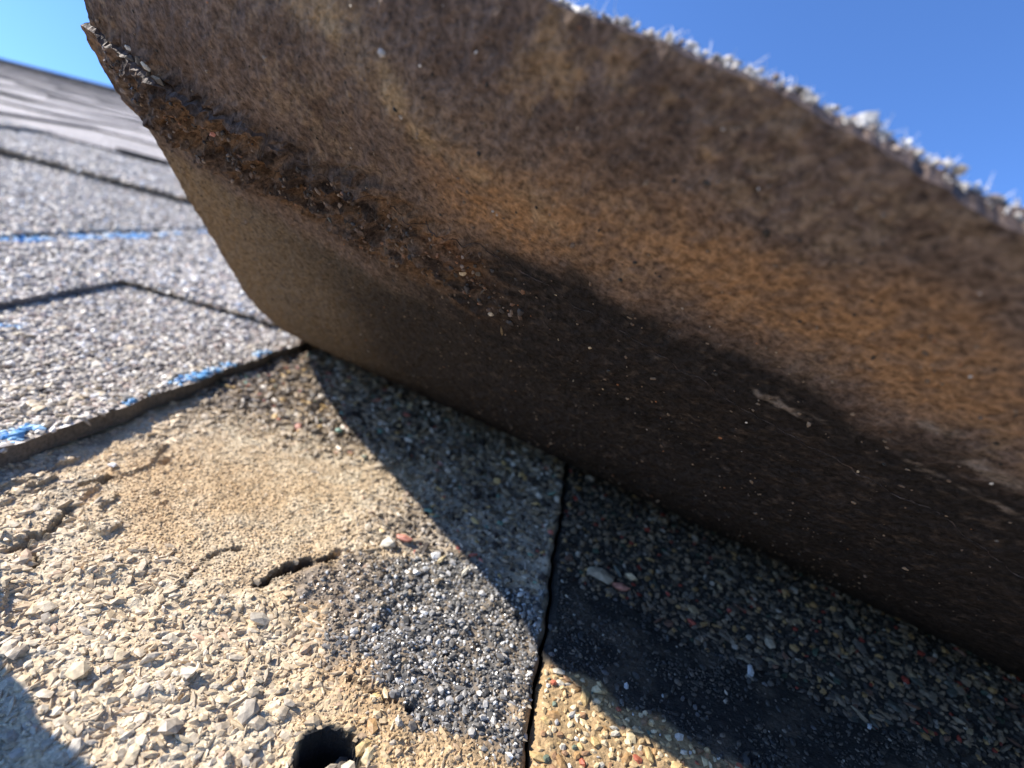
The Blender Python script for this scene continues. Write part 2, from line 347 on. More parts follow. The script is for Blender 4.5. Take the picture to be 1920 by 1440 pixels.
def course0():
    left = thing('asphalt_shingle', 'tan sandy shingle with stuck-on fines, a dark glittering sealant patch and a round hole', 'shingle', (-40, 60, 0), 'shingles of the course under the lifted shingle')
    right = thing('asphalt_shingle', 'shaded shingle under the lifted one, coloured granules split by a black sealant strip', 'shingle', (60, 70, 0), 'shingles of the course under the lifted shingle')
    for who, x0, x1, hf, cf in ((left, -92, None, h_left, c_left), (right, None, 150, h_right, c_right)):
        ys = np.concatenate([np.arange(22, 80, .34), np.arange(80, 154, .5)])
        nx = int((8.8 - x0) / .36) if x0 else int((x1 - 9.4) / .42)
        t = np.linspace(0, 1, nx); Y = np.repeat(ys[:, None], nx, 1)
        X = (x0 + (joint_x(Y) - x0) * t) if x0 else (joint_x(Y) + .55 + (x1 - joint_x(Y) - .55) * t)
        H = hf(X, Y); V = np.stack([X, Y, H], -1).reshape(-1, 3); Fc = grid_faces(len(ys), nx)
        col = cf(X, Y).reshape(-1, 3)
        # skirt down at the joint
        e = np.arange(len(ys)) * nx + (nx - 1 if x0 else 0)
        Vs = V[e].copy(); Vs[:, 2] = -2.6; n0 = len(V); i = np.arange(len(ys) - 1)
        q = np.stack([e[i], e[i + 1], n0 + i + 1, n0 + i], 1); q = q[:, ::-1] if x0 else q
        V = np.vstack([V, Vs]); Fc = np.vstack([Fc, q]); col = np.vstack([col, np.full((len(ys), 3), .02)])
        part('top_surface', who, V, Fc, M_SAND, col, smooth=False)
        # rest of the same metre-long shingle, off frame
        xa, xb = (-991, -92) if x0 else (150, 1009)
        v, f = box_arrays(xa, xb, -146, 154, -2.6, -.1); part('body', who, v, f, M_FAR)
        v, f = box_arrays(-92 if x0 else 9.6, 8.0 if x0 else 150, -146, 22, -2.6, -.1); part('body', who, v, f, M_FAR)
    # ---- granules, left shingle
    rng = np.random.default_rng(11)
    x, y = jgrid(-84, 8.2, 24, 150, .84, rng)
    smooth, gold, patch = zone_left(x, y)
    keep = rng.random(len(x)) < (.92 - .80 * smooth * sst(100, 80, y) - .25 * patch) * (.75 + .25 * sst(.4, .6, fbm(x, y, 4, 2, 71)) + .25 * sst(60, 45, y))
    keep &= ~in_crevice(x, y)
    keep &= ~((np.hypot(x - HOLE[0], (y - HOLE[1]) * 1.15) < HOLE[2] + .4))
    x, y, smooth, gold, patch = [q[keep] for q in (x, y, smooth, gold, patch)]
    r = rng.lognormal(math.log(.42), .34, len(x)); coarse = sst(70, 50, y) * (1 - smooth) * (1 - gold) * (1 - patch)
    r = r * (1 + .34 * coarse) * (1 - .3 * patch) * (1 - .35 * smooth) * (1 - .1 * gold); r = np.clip(r, .15, .74) * (1 + .30 * sst(84, 100, y))
    C = pick(rng, len(x), [((.58, .46, .31), 6), ((.48, .385, .26), 3), ((.43, .38, .31), 2), ((.64, .56, .43), 2.2), ((.27, .21, .15), 1.6), ((.45, .28, .2), .3)])
    Cg = pick(rng, len(x), [((.46, .31, .15), 5), ((.58, .44, .25), 3), ((.26, .15, .08), 2), ((.55, .5, .42), 1), ((.4, .12, .07), .4), ((.12, .12, .11), .6)])
    Cu = pick(rng, len(x), [((.32, .25, .175), 4), ((.40, .30, .19), 3), ((.17, .14, .11), 4), ((.58, .51, .42), 1.5), ((.055, .045, .04), 3), ((.5, .16, .12), .22), ((.2, .33, .26), .2), ((.62, .42, .18), .4)])  # mixed tones of the upper granules, lowered to paint in some of the shade
    Cp = pick(rng, len(x), [((.08, .078, .075), 6), ((.16, .155, .15), 4), ((.30, .29, .28), 1.4), ((.6, .6, .6), .35), ((.25, .2, .14), 1)])
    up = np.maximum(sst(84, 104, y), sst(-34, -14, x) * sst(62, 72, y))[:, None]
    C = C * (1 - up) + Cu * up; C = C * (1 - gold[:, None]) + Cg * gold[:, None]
    isp = (rng.random(len(x)) < sst(.1, .9, patch)) & (rng.random(len(x)) < 1 - .6 * sst(-12, -22, x)); C[isp] = Cp[isp]
    dust = (1 - up[:, 0]) * (1 - isp) * rng.uniform(.25, .9, len(x)); C = mixc(C, TAN, dust)
    tone = np.where(isp, 'dark', np.where(gold > .5, 'gold', np.where(up[:, 0] > .5, 'mix', np.where(rng.random(len(x)) < .65, 'tan', 'grey'))))
    sink = rng.uniform(-.3, .6, len(x)) - .55 * up[:, 0]
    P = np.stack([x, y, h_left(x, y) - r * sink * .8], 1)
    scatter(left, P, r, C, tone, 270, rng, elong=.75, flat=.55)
    # fine grit of the transferred material, and glossy grit in the sealant
    gx, gy = jgrid(-78, 8, 26, 104, .47, rng); s2, g2, p2 = zone_left(gx, gy); kk = (rng.random(len(gx)) < .4 + .5 * s2 + .3 * g2) & (p2 < .5) & ~in_crevice(gx, gy) & (np.hypot(gx - HOLE[0], (gy - HOLE[1]) * 1.15) > HOLE[2] + .3)
    gx, gy, s2, g2 = gx[kk], gy[kk], s2[kk], g2[kk]; gr = rng.uniform(.1, .27, len(gx)); gc = c_left(gx, gy) * rng.uniform(.6, 1.45, (len(gx), 1))
    V, Fc = chip_mesh_arrays(np.stack([gx, gy, h_left(gx, gy) + gr * .2], 1), gr, rng, None, .6, .7); part('fine_grit', left, V, Fc, M_GRAN, np.repeat(gc, 12, 0), kind='stuff')
    gx, gy = jgrid(-26, 8.4, 42, 76, .5, rng); p2 = zone_left(gx, gy)[2]; kk = rng.random(len(gx)) < sst(.05, .8, p2) * .85; gx, gy = gx[kk], gy[kk]
    gr = np.clip(rng.lognormal(math.log(.2), .45, len(gx)), .09, .55); gc = pick(rng, len(gx), [((.20, .188, .17), 4), ((.32, .305, .28), 4), ((.45, .43, .40), 2.4), ((.7, .7, .68), .8), ((.28, .22, .15), 1.2), ((.06, .06, .06), 1.5)])
    br = sst(-11, -21, gx + 6 * (fbm(gx, gy, 4, 2, 46) - .5)); bm = rng.random(len(gx)) < br * .75; gc[bm] = pick(rng, int(bm.sum()), [((.34, .27, .19), 3), ((.22, .17, .12), 2)])
    V, Fc = chip_mesh_arrays(np.stack([gx, gy, h_left(gx, gy) + gr * .35], 1), gr, rng, None, .4, .8); part('sealant_grit', left, V, Fc, M_GLIT, np.repeat(gc, 12, 0), kind='stuff')
    # a few loose pebbles and standout granules
    ex = [(-28.4, 50.6, 1.25, 'grey'), (-44.9, 41.6, .9, 'grey'), (-36, 41, 1.0, 'grey'), (-19, 71.5, 1.5, 'gold'), (-17, 73.6, 1.0, 'red'), (-9.6, 71.6, 1.0, 'gold'), (-5.2, 70.4, 1.1, 'gold'), (-10.6, 72.4, .9, 'white'), (-41, 37, 1.3, 'tan'), (-30.8, 40.5, .9, 'grey'),
          (-28, 34.5, 1.3, 'grey'), (-22, 38.5, 1.1, 'grey'), (-18.5, 41, .8, 'grey'), (-51.6, 43.2, .8, 'tan'), (-67.4, 69.2, .7, 'white')]
    P = np.array([(a, b, float(h_left(np.array([a]), np.array([b]))[0]) + .45 * r0) for a, b, r0, t in ex])
    single_chips(left, P, np.array([e[2] for e in ex]), [e[3] for e in ex])
    # rubble down in the hole
    hp = [(-10.6, 36.6, -.9, .95, 'white'), (-9.7, 37.7, -1.1, .9, 'grey'), (-11.6, 36.9, -1.5, 1.0, 'grey'), (-10.4, 38.4, -2.6, .9, 'mix'), (-12.2, 36.4, -2.4, .9, 'mix'), (-10.8, 35.7, -2.2, 1.1, 'grey')]
    single_chips(left, np.array([h[:3] for h in hp], float), np.array([h[3] for h in hp]), [h[4] for h in hp])
    # ---- granules, right shingle
    x, y = jgrid(9.9, 140, 40, 152, .96, rng); seal, low = right_zone(x, y)
    keep = rng.random(len(x)) < .9 - .78 * seal
    x, y, seal, low = [q[keep] for q in (x, y, seal, low)]
    r = np.clip(rng.lognormal(math.log(.48), .32, len(x)), .2, .95) * (1 - .35 * seal) * (1 - .12 * low)
    C = pick(rng, len(x), [((.22, .16, .105), 5), ((.13, .105, .08), 6), ((.38, .33, .27), .7), ((.26, .045, .03), .6), ((.05, .07, .05), .5), ((.32, .20, .085), 1.2), ((.05, .042, .036), 6)])  # granules above the strip darkened in colour to deepen the shade they lie in
    Cg = pick(rng, len(x), [((.50, .36, .19), 5), ((.62, .5, .32), 3), ((.3, .18, .10), 1.6), ((.55, .52, .47), 1), ((.4, .12, .07), .5), ((.16, .2, .15), .5)])
    Cp = pick(rng, len(x), [((.05, .05, .05), 6), ((.12, .115, .115), 2), ((.5, .5, .5), .15)])
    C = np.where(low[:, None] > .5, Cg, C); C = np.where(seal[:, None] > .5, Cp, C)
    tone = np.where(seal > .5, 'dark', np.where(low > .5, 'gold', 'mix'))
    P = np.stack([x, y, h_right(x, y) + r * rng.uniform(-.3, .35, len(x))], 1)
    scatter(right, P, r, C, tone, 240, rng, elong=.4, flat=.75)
    gx, gy = jgrid(10, 120, 44, 80, .55, rng); s3, l3 = right_zone(gx, gy); kk = (s3 > .3) & (rng.random(len(gx)) < .25 + .6 * sst(.4, .65, fbm(gx, gy, 4, 3, 65))); gx, gy = gx[kk], gy[kk]
    gr = np.clip(rng.lognormal(math.log(.19), .45, len(gx)), .08, .55); gc = pick(rng, len(gx), [((.05, .045, .04), 6), ((.09, .078, .066), 4), ((.17, .14, .11), 1.5), ((.4, .36, .3), .2)])
    V, Fc = chip_mesh_arrays(np.stack([gx, gy, h_right(gx, gy) + gr * .2], 1), gr, rng, None, .5, .7); part('sealant_grit', right, V, Fc, M_GRAN, np.repeat(gc, 12, 0), kind='stuff')
    ex = [(41, 68, 1.1, 'white'), (68.5, 57.5, 1.5, 'white'), (33.4, 75.5, 1.1, 'red'), (46.5, 76.5, .9, 'tan'), (17.5, 80, 1.8, 'tan'), (21, 78.6, 1.1, 'red'), (23, 82, 1.2, 'tan')]
    P = np.array([(a, b, float(h_right(np.array([a]), np.array([b]))[0]) + .35 * r0) for a, b, r0, t in ex])
    single_chips(right, P, np.array([e[2] for e in ex]), [e[3] for e in ex])
course0()

# ------------------------------------------------------------------ the courses above and left
def ztop(yy): return 5.0 - 2.5 * np.clip(yy / 146, -.2, 1.15)      # height of a course's backing layer over the roof plane
PAL = [((.44, .385, .31), 5), ((.31, .265, .215), 4), ((.54, .475, .39), 4), ((.46, .355, .275), 2.6), ((.67, .61, .52), 3), ((.11, .09, .075), 1.8), ((.80, .76, .69), 1.4)]
def chalk(x, y, C, lines, rng):
    for (pts, w, dens) in lines:
        d = seg_dist(x, y, pts) + (fbm(x, y, 3, 2, 91) - .5) * 2.4
        k = (d < w * .8) & (rng.random(len(x)) < .85 * dens * sst(.40, .6, fbm(x, y, 5, 3, 92)) * 1.5)
        C[k] = pick(rng, int(k.sum()), [((.16, .38, .62), 3), ((.28, .48, .66), 3), ((.10, .27, .52), 1), ((.46, .56, .62), 1.5)])
    return C
def slab(parent, name, quad_xy, zt, thick, mat=M_EDGE, kind=None, n=60, col=(.13, .115, .10), seed=0, bend=None, label=None, tn=40):
    """Shingle layer: top sheet over a quad (x as function of y and t), with ragged edges, walls down all sides."""
    x0f, x1f, y0, y1 = quad_xy
    ys = np.linspace(y0, y1, n); t = np.linspace(0, 1, tn)
    Y = np.repeat(ys[:, None], tn, 1); X0 = x0f(ys)[:, None]; X1 = x1f(ys)[:, None]; X = X0 + (X1 - X0) * t
    rag = (fbm(X, Y, 5, 3, seed + 200) - .5) * 1.6
    Y = Y + rag * sst(.04, 0, (Y - y0) / (y1 - y0)); X = X + rag * (t > .999) + rag * (t < .001)
    Z = zt(X, Y) + (fbm(X, Y, 22, 3, seed + 210) - .5) * .8
    V = np.stack([X, Y, Z], -1).reshape(-1, 3); B = V.copy(); B[:, 2] -= thick
    if bend is not None: V = bend(V); B = bend(B)
    N0 = len(V); F1 = grid_faces(n, tn); F2 = grid_faces(n, tn, N0, True)
    def wall(idx, flip):
        i = np.arange(len(idx) - 1); q = np.stack([idx[i], idx[i + 1], idx[i + 1] + N0, idx[i] + N0], 1)
        return q[:, ::-1] if not flip else q
    a = np.arange(tn); b = np.arange(n) * tn
    Fc = np.vstack([F1, F2, wall(a, False)[:, ::-1][:, ::-1], wall(a + (n - 1) * tn, True), wall(b, True), wall(b + tn - 1, False)])
    c = np.repeat(np.array(col)[None], 2 * N0, 0) * (.7 + .6 * fbm(np.r_[V[:, 0], V[:, 0]], np.r_[V[:, 1], V[:, 1]], 6, 3, 77))[:, None]
    o = part(name, parent, np.vstack([V, B]), Fc, mat, c, kind=kind, label=label)
    o.data.materials.append(M_FAR); mi = np.zeros(len(Fc), np.int32); mi[:len(F1)] = 1; o.data.polygons.foreach_set('material_index', mi)
    return o
def k_(v): return lambda y: np.full(np.shape(y), float(v))

# curl added to the left neighbour's unseen lower corner, to cast the foreground shadow
def shadow_curl(V):
    V = V.copy(); b = np.array((.33, -.944)); o = np.array((-78, 67.0)); R = 27.0
    d = (V[:, :2] - o) @ b; k = d > 0; th = np.clip(d / R, 0, 1.75); zr = V[:, 2] - 3.5
    w = (R - zr) * np.sin(th); z = R - (R - zr) * np.cos(th); ex = d - th * R
    w = w + ex * np.cos(th); z = z + ex * np.sin(th)
    V[k, 0] += ((w - d) * b[0])[k]; V[k, 1] += ((w - d) * b[1])[k]; V[k, 2] = (z + 3.5)[k]
    return V
def course1_left():
    t = thing('asphalt_shingle', 'flat grey shingle left of the lifted one, blue chalk along its cut end', 'shingle', (-140, 80, 0))
    ax = lambda y: -78.6 + (y - 60) * .062 + .3 * np.sin(y * .33) + 6 * sst(60, 38, y)  # lower end flared outward so the added curl's shadow reaches into view
    slab(t, 'backing_layer', (k_(-1078), lambda y: np.full(np.shape(y), -330.), 0, 165), lambda x, y: ztop(y), 2.6, n=12, tn=20)
    slab(t, 'backing_layer', (k_(-330), ax, 10, 165), lambda x, y: ztop(y), 3.3, n=150, tn=160, seed=3, bend=shadow_curl)
    cx = lambda y: -131 - (y - 90) * .09
    slab(t, 'overlay_tab', (k_(-300), cx, 10, 160), lambda x, y: ztop(y) + 2.0, 2.0, n=80, tn=60, seed=4, bend=shadow_curl)
    rng = np.random.default_rng(5)
    x, y = jgrid(-262, -72, 56, 150, 1.08, rng); k = x < ax(y) - .2; x, y = x[k], y[k]
    z = ztop(y) + (x < cx(y)) * 2.0 + (fbm(x, y, 22, 3, 3 + 210) - .5) * .8
    r = np.clip(rng.lognormal(math.log(.62), .28, len(x)), .3, 1.25)
    C = pick(rng, len(x), PAL)
    C = chalk(x, y, C, [([(-81.8, 58), (-78.6, 82)], 2.6, 1.3), ([(-78, 86), (-76.4, 112)], 2.4, 1.3), ([(-76.2, 122), (-75.5, 128)], 1.3, .6), ([(-122, 98), (-121, 99.5)], 1.6, 1.)], rng)
    tone = np.where(rng.random(len(x)) < .3, 'tan', 'grey')
    P = np.stack([x, y, z + r * rng.uniform(-.2, .35, len(x))], 1)
    isb = (C[:, 2] > C[:, 0] * 1.4)
    # keep chalked granules in the joined part so they stay blue
    A = ~isb
    scatter(t, P[A], r[A], C[A], tone[A], 280, rng)
    V, Fc = chip_mesh_arrays(P[isb], r[isb], rng); part('chalk_mark', t, V, Fc, M_GRAN, np.repeat(C[isb], 12, 0), kind='stuff', label='blue chalk line along the cut end')
course1_left()

def course2():
    y0 = 146
    t = thing('asphalt_shingle', 'grey shingle just above the lifted one, blue chalk beside its thick tab', 'shingle', (-200, 200, 0))
    slab(t, 'backing_layer', (k_(-700), k_(300), y0, y0 + 160), lambda x, y: ztop(y - y0), 2.5, n=60, tn=300, seed=13)
    dx = lambda y: -184 + (y - 157) * -.02
    slab(t, 'overlay_tab', (k_(-330), dx, y0 - .6, y0 + 156), lambda x, y: ztop(y - y0) + 1.1, 1.1, n=50, tn=120, seed=14)
    slab(t, 'overlay_tab', (lambda y: 10 + (y - 146) * .1, lambda y: 150 - (y - 146) * .1, y0 - .6, y0 + 156), lambda x, y: ztop(y - y0) + 2.2, 2.2, n=30, tn=60, seed=15)
    slab(t, 'overlay_tab', (k_(-640), lambda y: -430 - (y - 146) * .1, y0 - .6, y0 + 156), lambda x, y: ztop(y - y0) + 2.2, 2.2, n=30, tn=60, seed=16)
    rng = np.random.default_rng(6)
    x, y = jgrid(-430, -55, y0 - .5, y0 + 148, 1.36, rng); on = (x < dx(y)) & (x > -330); z = ztop(y - y0) + on * 1.1
    # a denser rim along the lower edge
    xr = rng.uniform(-430, -50, 1500); yr = y0 - rng.uniform(-.3, .9, 1500); zr = ztop(0) + ((xr < -184) & (xr > -330)) * 1.1 - rng.uniform(0, .8, 1500)
    x, y, z = np.r_[x, xr], np.r_[y, yr], np.r_[z, zr]
    r = np.clip(rng.lognormal(math.log(.72), .25, len(x)), .35, 1.3); C = pick(rng, len(x), PAL); C[(x > -184)] *= 1.12
    C = chalk(x, y, C, [([(-181, 150), (-178, 205)], 4.2, 1.6), ([(-178, 205), (-176, 262)], 4.0, 1.2)], rng)
    tone = np.where(rng.random(len(x)) < .3, 'tan', 'grey')
    P = np.stack([x, y, z + r * rng.uniform(-.2, .4, len(x))], 1); isb = (C[:, 2] > C[:, 0] * 1.4); A = ~isb
    scatter(t, P[A], r[A], C[A], tone[A], 0, rng)
    V, Fc = chip_mesh_arrays(P[isb], r[isb], rng); part('chalk_mark', t, V, Fc, M_GRAN, np.repeat(C[isb], 12, 0), kind='stuff', label='blue chalk line up the side of the tab')
course2()

def course3():
    y0 = 292
    t = thing('asphalt_shingle', 'grey shingle three rows up with a dark shadow under its thick tab', 'shingle', (-300, 350, 0))
    slab(t, 'backing_layer', (k_(-760), k_(240), y0, y0 + 160), lambda x, y: ztop(y - y0), 2.5, n=40, tn=260, seed=23)
    tabs = [(-358, -215), (-700, -470), (-60, 120)]
    for a, b in tabs:
        slab(t, 'overlay_tab', (lambda y, a=a: a + (y - y0) * .08, lambda y, b=b: b - (y - y0) * .08, y0 - .6, y0 + 156), lambda x, y: ztop(y - y0) + 3.3, 3.3, n=30, tn=90, seed=24)
    rng = np.random.default_rng(8)
    x, y = jgrid(-640, -130, y0 - .5, y0 + 148, 2.0, rng); z = ztop(y - y0)
    xr = rng.uniform(-640, -130, 900); yr = y0 - rng.uniform(-.3, .8, 900); x, y, z = np.r_[x, xr], np.r_[y, yr], np.r_[z, ztop(0) - rng.uniform(0, .8, 900)]
    for a, b in tabs: z = z + 3.3 * ((x > a + (y - y0) * .08) & (x < b - (y - y0) * .08))
    r = np.clip(rng.lognormal(math.log(1.0), .25, len(x)), .5, 1.7); C = pick(rng, len(x), PAL)
    P = np.stack([x, y, z + r * rng.uniform(-.4, .15, len(x))], 1)
    scatter(t, P, r, C, ['grey'] * len(x), 0, rng)
course3()

def far_courses():
    """Rows up to the ridge. Near rows carry their tabs as parts, far rows have them in the same mesh."""
    rng = np.random.default_rng(3)
    def tabset(rng):
        tabs = []; x = rng.uniform(-30, 60)
        while x < 930:
            w = rng.uniform(90, 230); tabs.append((x, min(x + w, 1000))); x += w + rng.uniform(70, 190)
        return tabs
    def prism(x0, x1, y0, y1, zt, dz, sl=.08, nx=2):
        V = []; n = nx
        for yy, s in ((y0, 0), (y1, sl)):
            for i in range(n + 1):
                xx = x0 + (x1 - x0) * i / n; xx += (y1 - y0) * s * (1 - 2 * i / n); V.append((xx, yy, zt(yy) + dz))
        V = np.array(V); B = V.copy(); B[:, 2] -= 2.6; Vv = np.vstack([V, B]); m = n + 1; Fc = []
        for i in range(n): Fc += [(i, i + 1, i + 1 + m, i + m), (i + 2 * m, i + 1 + 2 * m, i + 1, i)]
        Fc += [(0, m, 3 * m, 2 * m), (n, n + 2 * m, n + 3 * m, n + m)]
        return Vv, np.array(Fc)
    def join(L):
        V, Fc, o = [], [], 0
        for v, f in L: V.append(v); Fc.append(f + o); o += len(v)
        return np.vstack(V), np.vstack(Fc)
    variants = []
    for v in range(5):
        tabs = tabset(rng); back = prism(1.5, 998.5, 0, 162, ztop, 0, 0, 4)
        tm = [prism(a, b, -.6, 158, ztop, 3.2) for a, b in tabs]
        def edged(name, q):
            m = raw_mesh(name, *q, M_FAR); m.materials.append(M_CUT)
            for p in m.polygons: p.material_index = 0 if p.normal.z > .5 else 1
            return m
        variants.append((edged('far_backing', back), [edged('far_tab', q) for q in tm], edged('far_shingle', join([back] + tm))))
    def place(k, xl, v, i):
        y0 = 146 * k; near = 3 <= k <= 7
        name = 'asphalt_shingle'
        mat = ROOF @ Matrix.Translation((xl * MM, y0 * MM, 0))
        if near:
            o = bpy.data.objects.new(name, None); coll_link(o); o.matrix_world = mat; o.empty_display_size = .01
            b = bpy.data.objects.new('backing_layer', variants[v][0]); coll_link(b); b.parent = o
            for m in variants[v][1]:
                c = bpy.data.objects.new('overlay_tab', m); coll_link(c); c.parent = o
            o['label'] = f"grey granule-coated shingle, {('fourth', 'fifth', 'sixth', 'seventh', 'eighth')[k - 3]} row up the roof, {('leftmost', 'second from the left', 'third from the left', 'fourth from the left')[min(i, 3)]}"; o['group'] = 'shingles in the middle rows'
        else:
            o = bpy.data.objects.new(name, variants[v][2]); coll_link(o); o.matrix_world = mat
            if k < 3: o['label'] = 'grey shingle beside or below the close-up ones, out of frame'; o['group'] = 'shingles around the close-up'
            else: o['label'] = 'grey shingle in the tightly stacked far rows below the ridge'; o['group'] = 'shingles in the far rows'
        o['category'] = 'shingle'
        return o
    K = int(RIDGE_Y / 146)
    for k in range(3, K + 1):
        y = 146 * k; off = (k * 413) % 1000
        xa = -1.42 * y - 500; xb = .35 * y + 300
        i0 = math.floor((xa - off) / 1000); starts = [off + 1000 * i for i in range(i0, int((xb - off) / 1000) + 1)]
        for i, xl in enumerate(starts): place(k, xl, rng.integers(5), i)
    for k, xl in ((2, -1761), (2, 241), (1, -1701), (1, 301), (0, -2079), *((k, x0 + (k * 413) % 700) for k in range(-14, -1) for x0 in (-2600, -1600, -600, 400, 1400))): place(k, xl, rng.integers(5), 0)
    # ridge caps
    c, s = math.cos(2 * PITCH), math.sin(2 * PITCH)
    V = np.array([(0, -150, 6), (300, -150, 6), (300, 0, 5), (0, 0, 5), (300, 150 * c, 5 - 150 * s), (0, 150 * c, 5 - 150 * s)], float)
    B = V.copy(); B[:, 2] -= 4; Vv = np.vstack([V, B])
    Fc = np.array([(0, 1, 2, 3), (3, 2, 4, 5), (6, 7, 1, 0), (0, 3, 9, 6), (3, 5, 11, 9), (1, 7, 8, 2), (2, 8, 10, 4), (5, 4, 10, 11)])
    me = raw_mesh('ridge_cap', Vv, Fc, M_FAR)
    for i in range(36):
        o = bpy.data.objects.new('ridge_cap', me); coll_link(o)
        o.matrix_world = ROOF @ Matrix.Translation(((-8600 + i * 290) * MM, (RIDGE_Y + 6) * MM, (i % 2) * .002))
        o['label'] = 'folded grey cap shingle along the distant ridge'; o['category'] = 'ridge cap'; o['group'] = 'cap shingles along the ridge'
far_courses()

# ------------------------------------------------------------------ the lifted shingle
ANG = math.radians(-19.5); AX = np.array([math.cos(ANG), math.sin(ANG)]); NX = np.array([math.sin(ANG), -math.cos(ANG)])
ROOT = np.array([-71.58, 147.8])
PROF = np.array([(-8, -8, 0), (0.0, 0.0, 0.0), (13.72, 12.08, 6.52), (25.03, 21.7, 12.49), (32.95, 28.05, 17.2), (39.07, 32.6, 21.32), (47.6, 38.48, 27.51), (54.48, 43.1, 32.63), (62.03, 48.16, 38.21), (70.51, 54.07, 44.32), (79.51, 59.94, 51.12), (86.06, 64.62, 55.68), (91.15, 68.53, 58.93), (95.21, 71.25, 61.95), (98.22, 73.3, 64.18), (100.53, 74.53, 66.15), (102.65, 75.41, 68.1), (105.67, 76.38, 70.94), (108.5, 77.03, 73.69), (112.08, 77.52, 77.25), (142.08, 76.52, 107.25)])
_p = np.arange(-60, 175, .5)
def _prof():
    p = PROF[:, 0]; w = np.interp(_p, p, PROF[:, 1]); z = np.interp(_p, p, PROF[:, 2])
    w = np.where(_p < p[0], _p, w); k = np.exp(-np.arange(-14, 15) ** 2 / (2 * 5.5 ** 2)); k /= k.sum()
    w = np.convolve(np.pad(w, 14, 'reflect', reflect_type='odd'), k, 'valid'); z = np.convolve(np.pad(z, 14, 'reflect', reflect_type='odd'), k, 'valid')
    return w, z, np.gradient(w, .5), np.gradient(z, .5)
_w, _z, _dw, _dz = _prof()
def sheet(x, y, off=0.0):
    """Flat position on the shingle (x, y) -> bent position; off > 0 lifts towards the granule side."""
    x = np.asarray(x, float); y = np.asarray(y, float)
    rx, ry = x - ROOT[0], y - ROOT[1]; al = rx * AX[0] + ry * AX[1]; p = rx * NX[0] + ry * NX[1]
    w = np.interp(p, _p, _w); z = np.interp(p, _p, _z); dw = np.interp(p, _p, _dw); dz = np.interp(p, _p, _dz)
    l = np.hypot(dw, dz); nw, nz = -dz / l, dw / l
    w = w + nw * off; z = z + nz * off + .15
    return np.stack([ROOT[0] + al * AX[0] + w * NX[0], ROOT[1] + al * AX[1] + w * NX[1], z], -1)
def sheet_frame(x, y):
    e = .2; p = sheet(x, y); a = sheet(np.asarray(x) + e, y) - p; b = sheet(x, np.asarray(y) + e) - p
    a /= np.linalg.norm(a, axis=-1, keepdims=True); b /= np.linalg.norm(b, axis=-1, keepdims=True); n = np.cross(a, b)
    return np.stack([a, b, n], -1)
def left_edge(y): return -75.6 + .5 * np.sin(y * .13) + (fbm(y, y * 0, 4, 3, 300) - .5) * 1.0
def free_edge(x): return 13.2 + .12 * np.clip(-x, 0, 60) + (fbm(x, x * 0, 5, 3, 301) - .5) * 1.5
def undul(x, y):
    return (fbm(x + .5 * y, y, 26, 2, 310) - .5) * 1.6 + .7 * np.exp(-(((y - 30) - .25 * (x + 25)) / 5.0) ** 2) * sst(-45, -30, x) * sst(15, -5, x)
def under_disp(x, y):
    """Relief of the weathered underside, towards the roof side (mm)."""
    h = .3 * (fbm(x, y, 3.2, 3, 320) - .5) + .5 * (fbm(x, y * .8, 1.2, 2, 321) - .5)
    d = y - 43 - (fbm(x, y, 9, 2, 322) - .5) * 6
    band = sst(-1, 2, d) * sst(17, 11, d) * (1 - .93 * sst(-32, -8, x))
    rid = 1 - np.abs(2 * fbm(x * .55 + y * .35, y * 1.1 - x * .1, 2.2, 3, 323) - 1) * 2
    band = band * (.15 + .85 * sst(-75.5, -68, x))
    h += band * (1 + .6 * sst(-20, -45, x)) * (.9 * rid + .6 * (1 - 2 * np.abs(2 * fbm(x * .7 + y * .45, y * 1.1, 1.3, 2, 325) - 1)) + 1.1 * (fbm(x, y, 1.6, 3, 324) - .5))
    return h + undul(x, y)
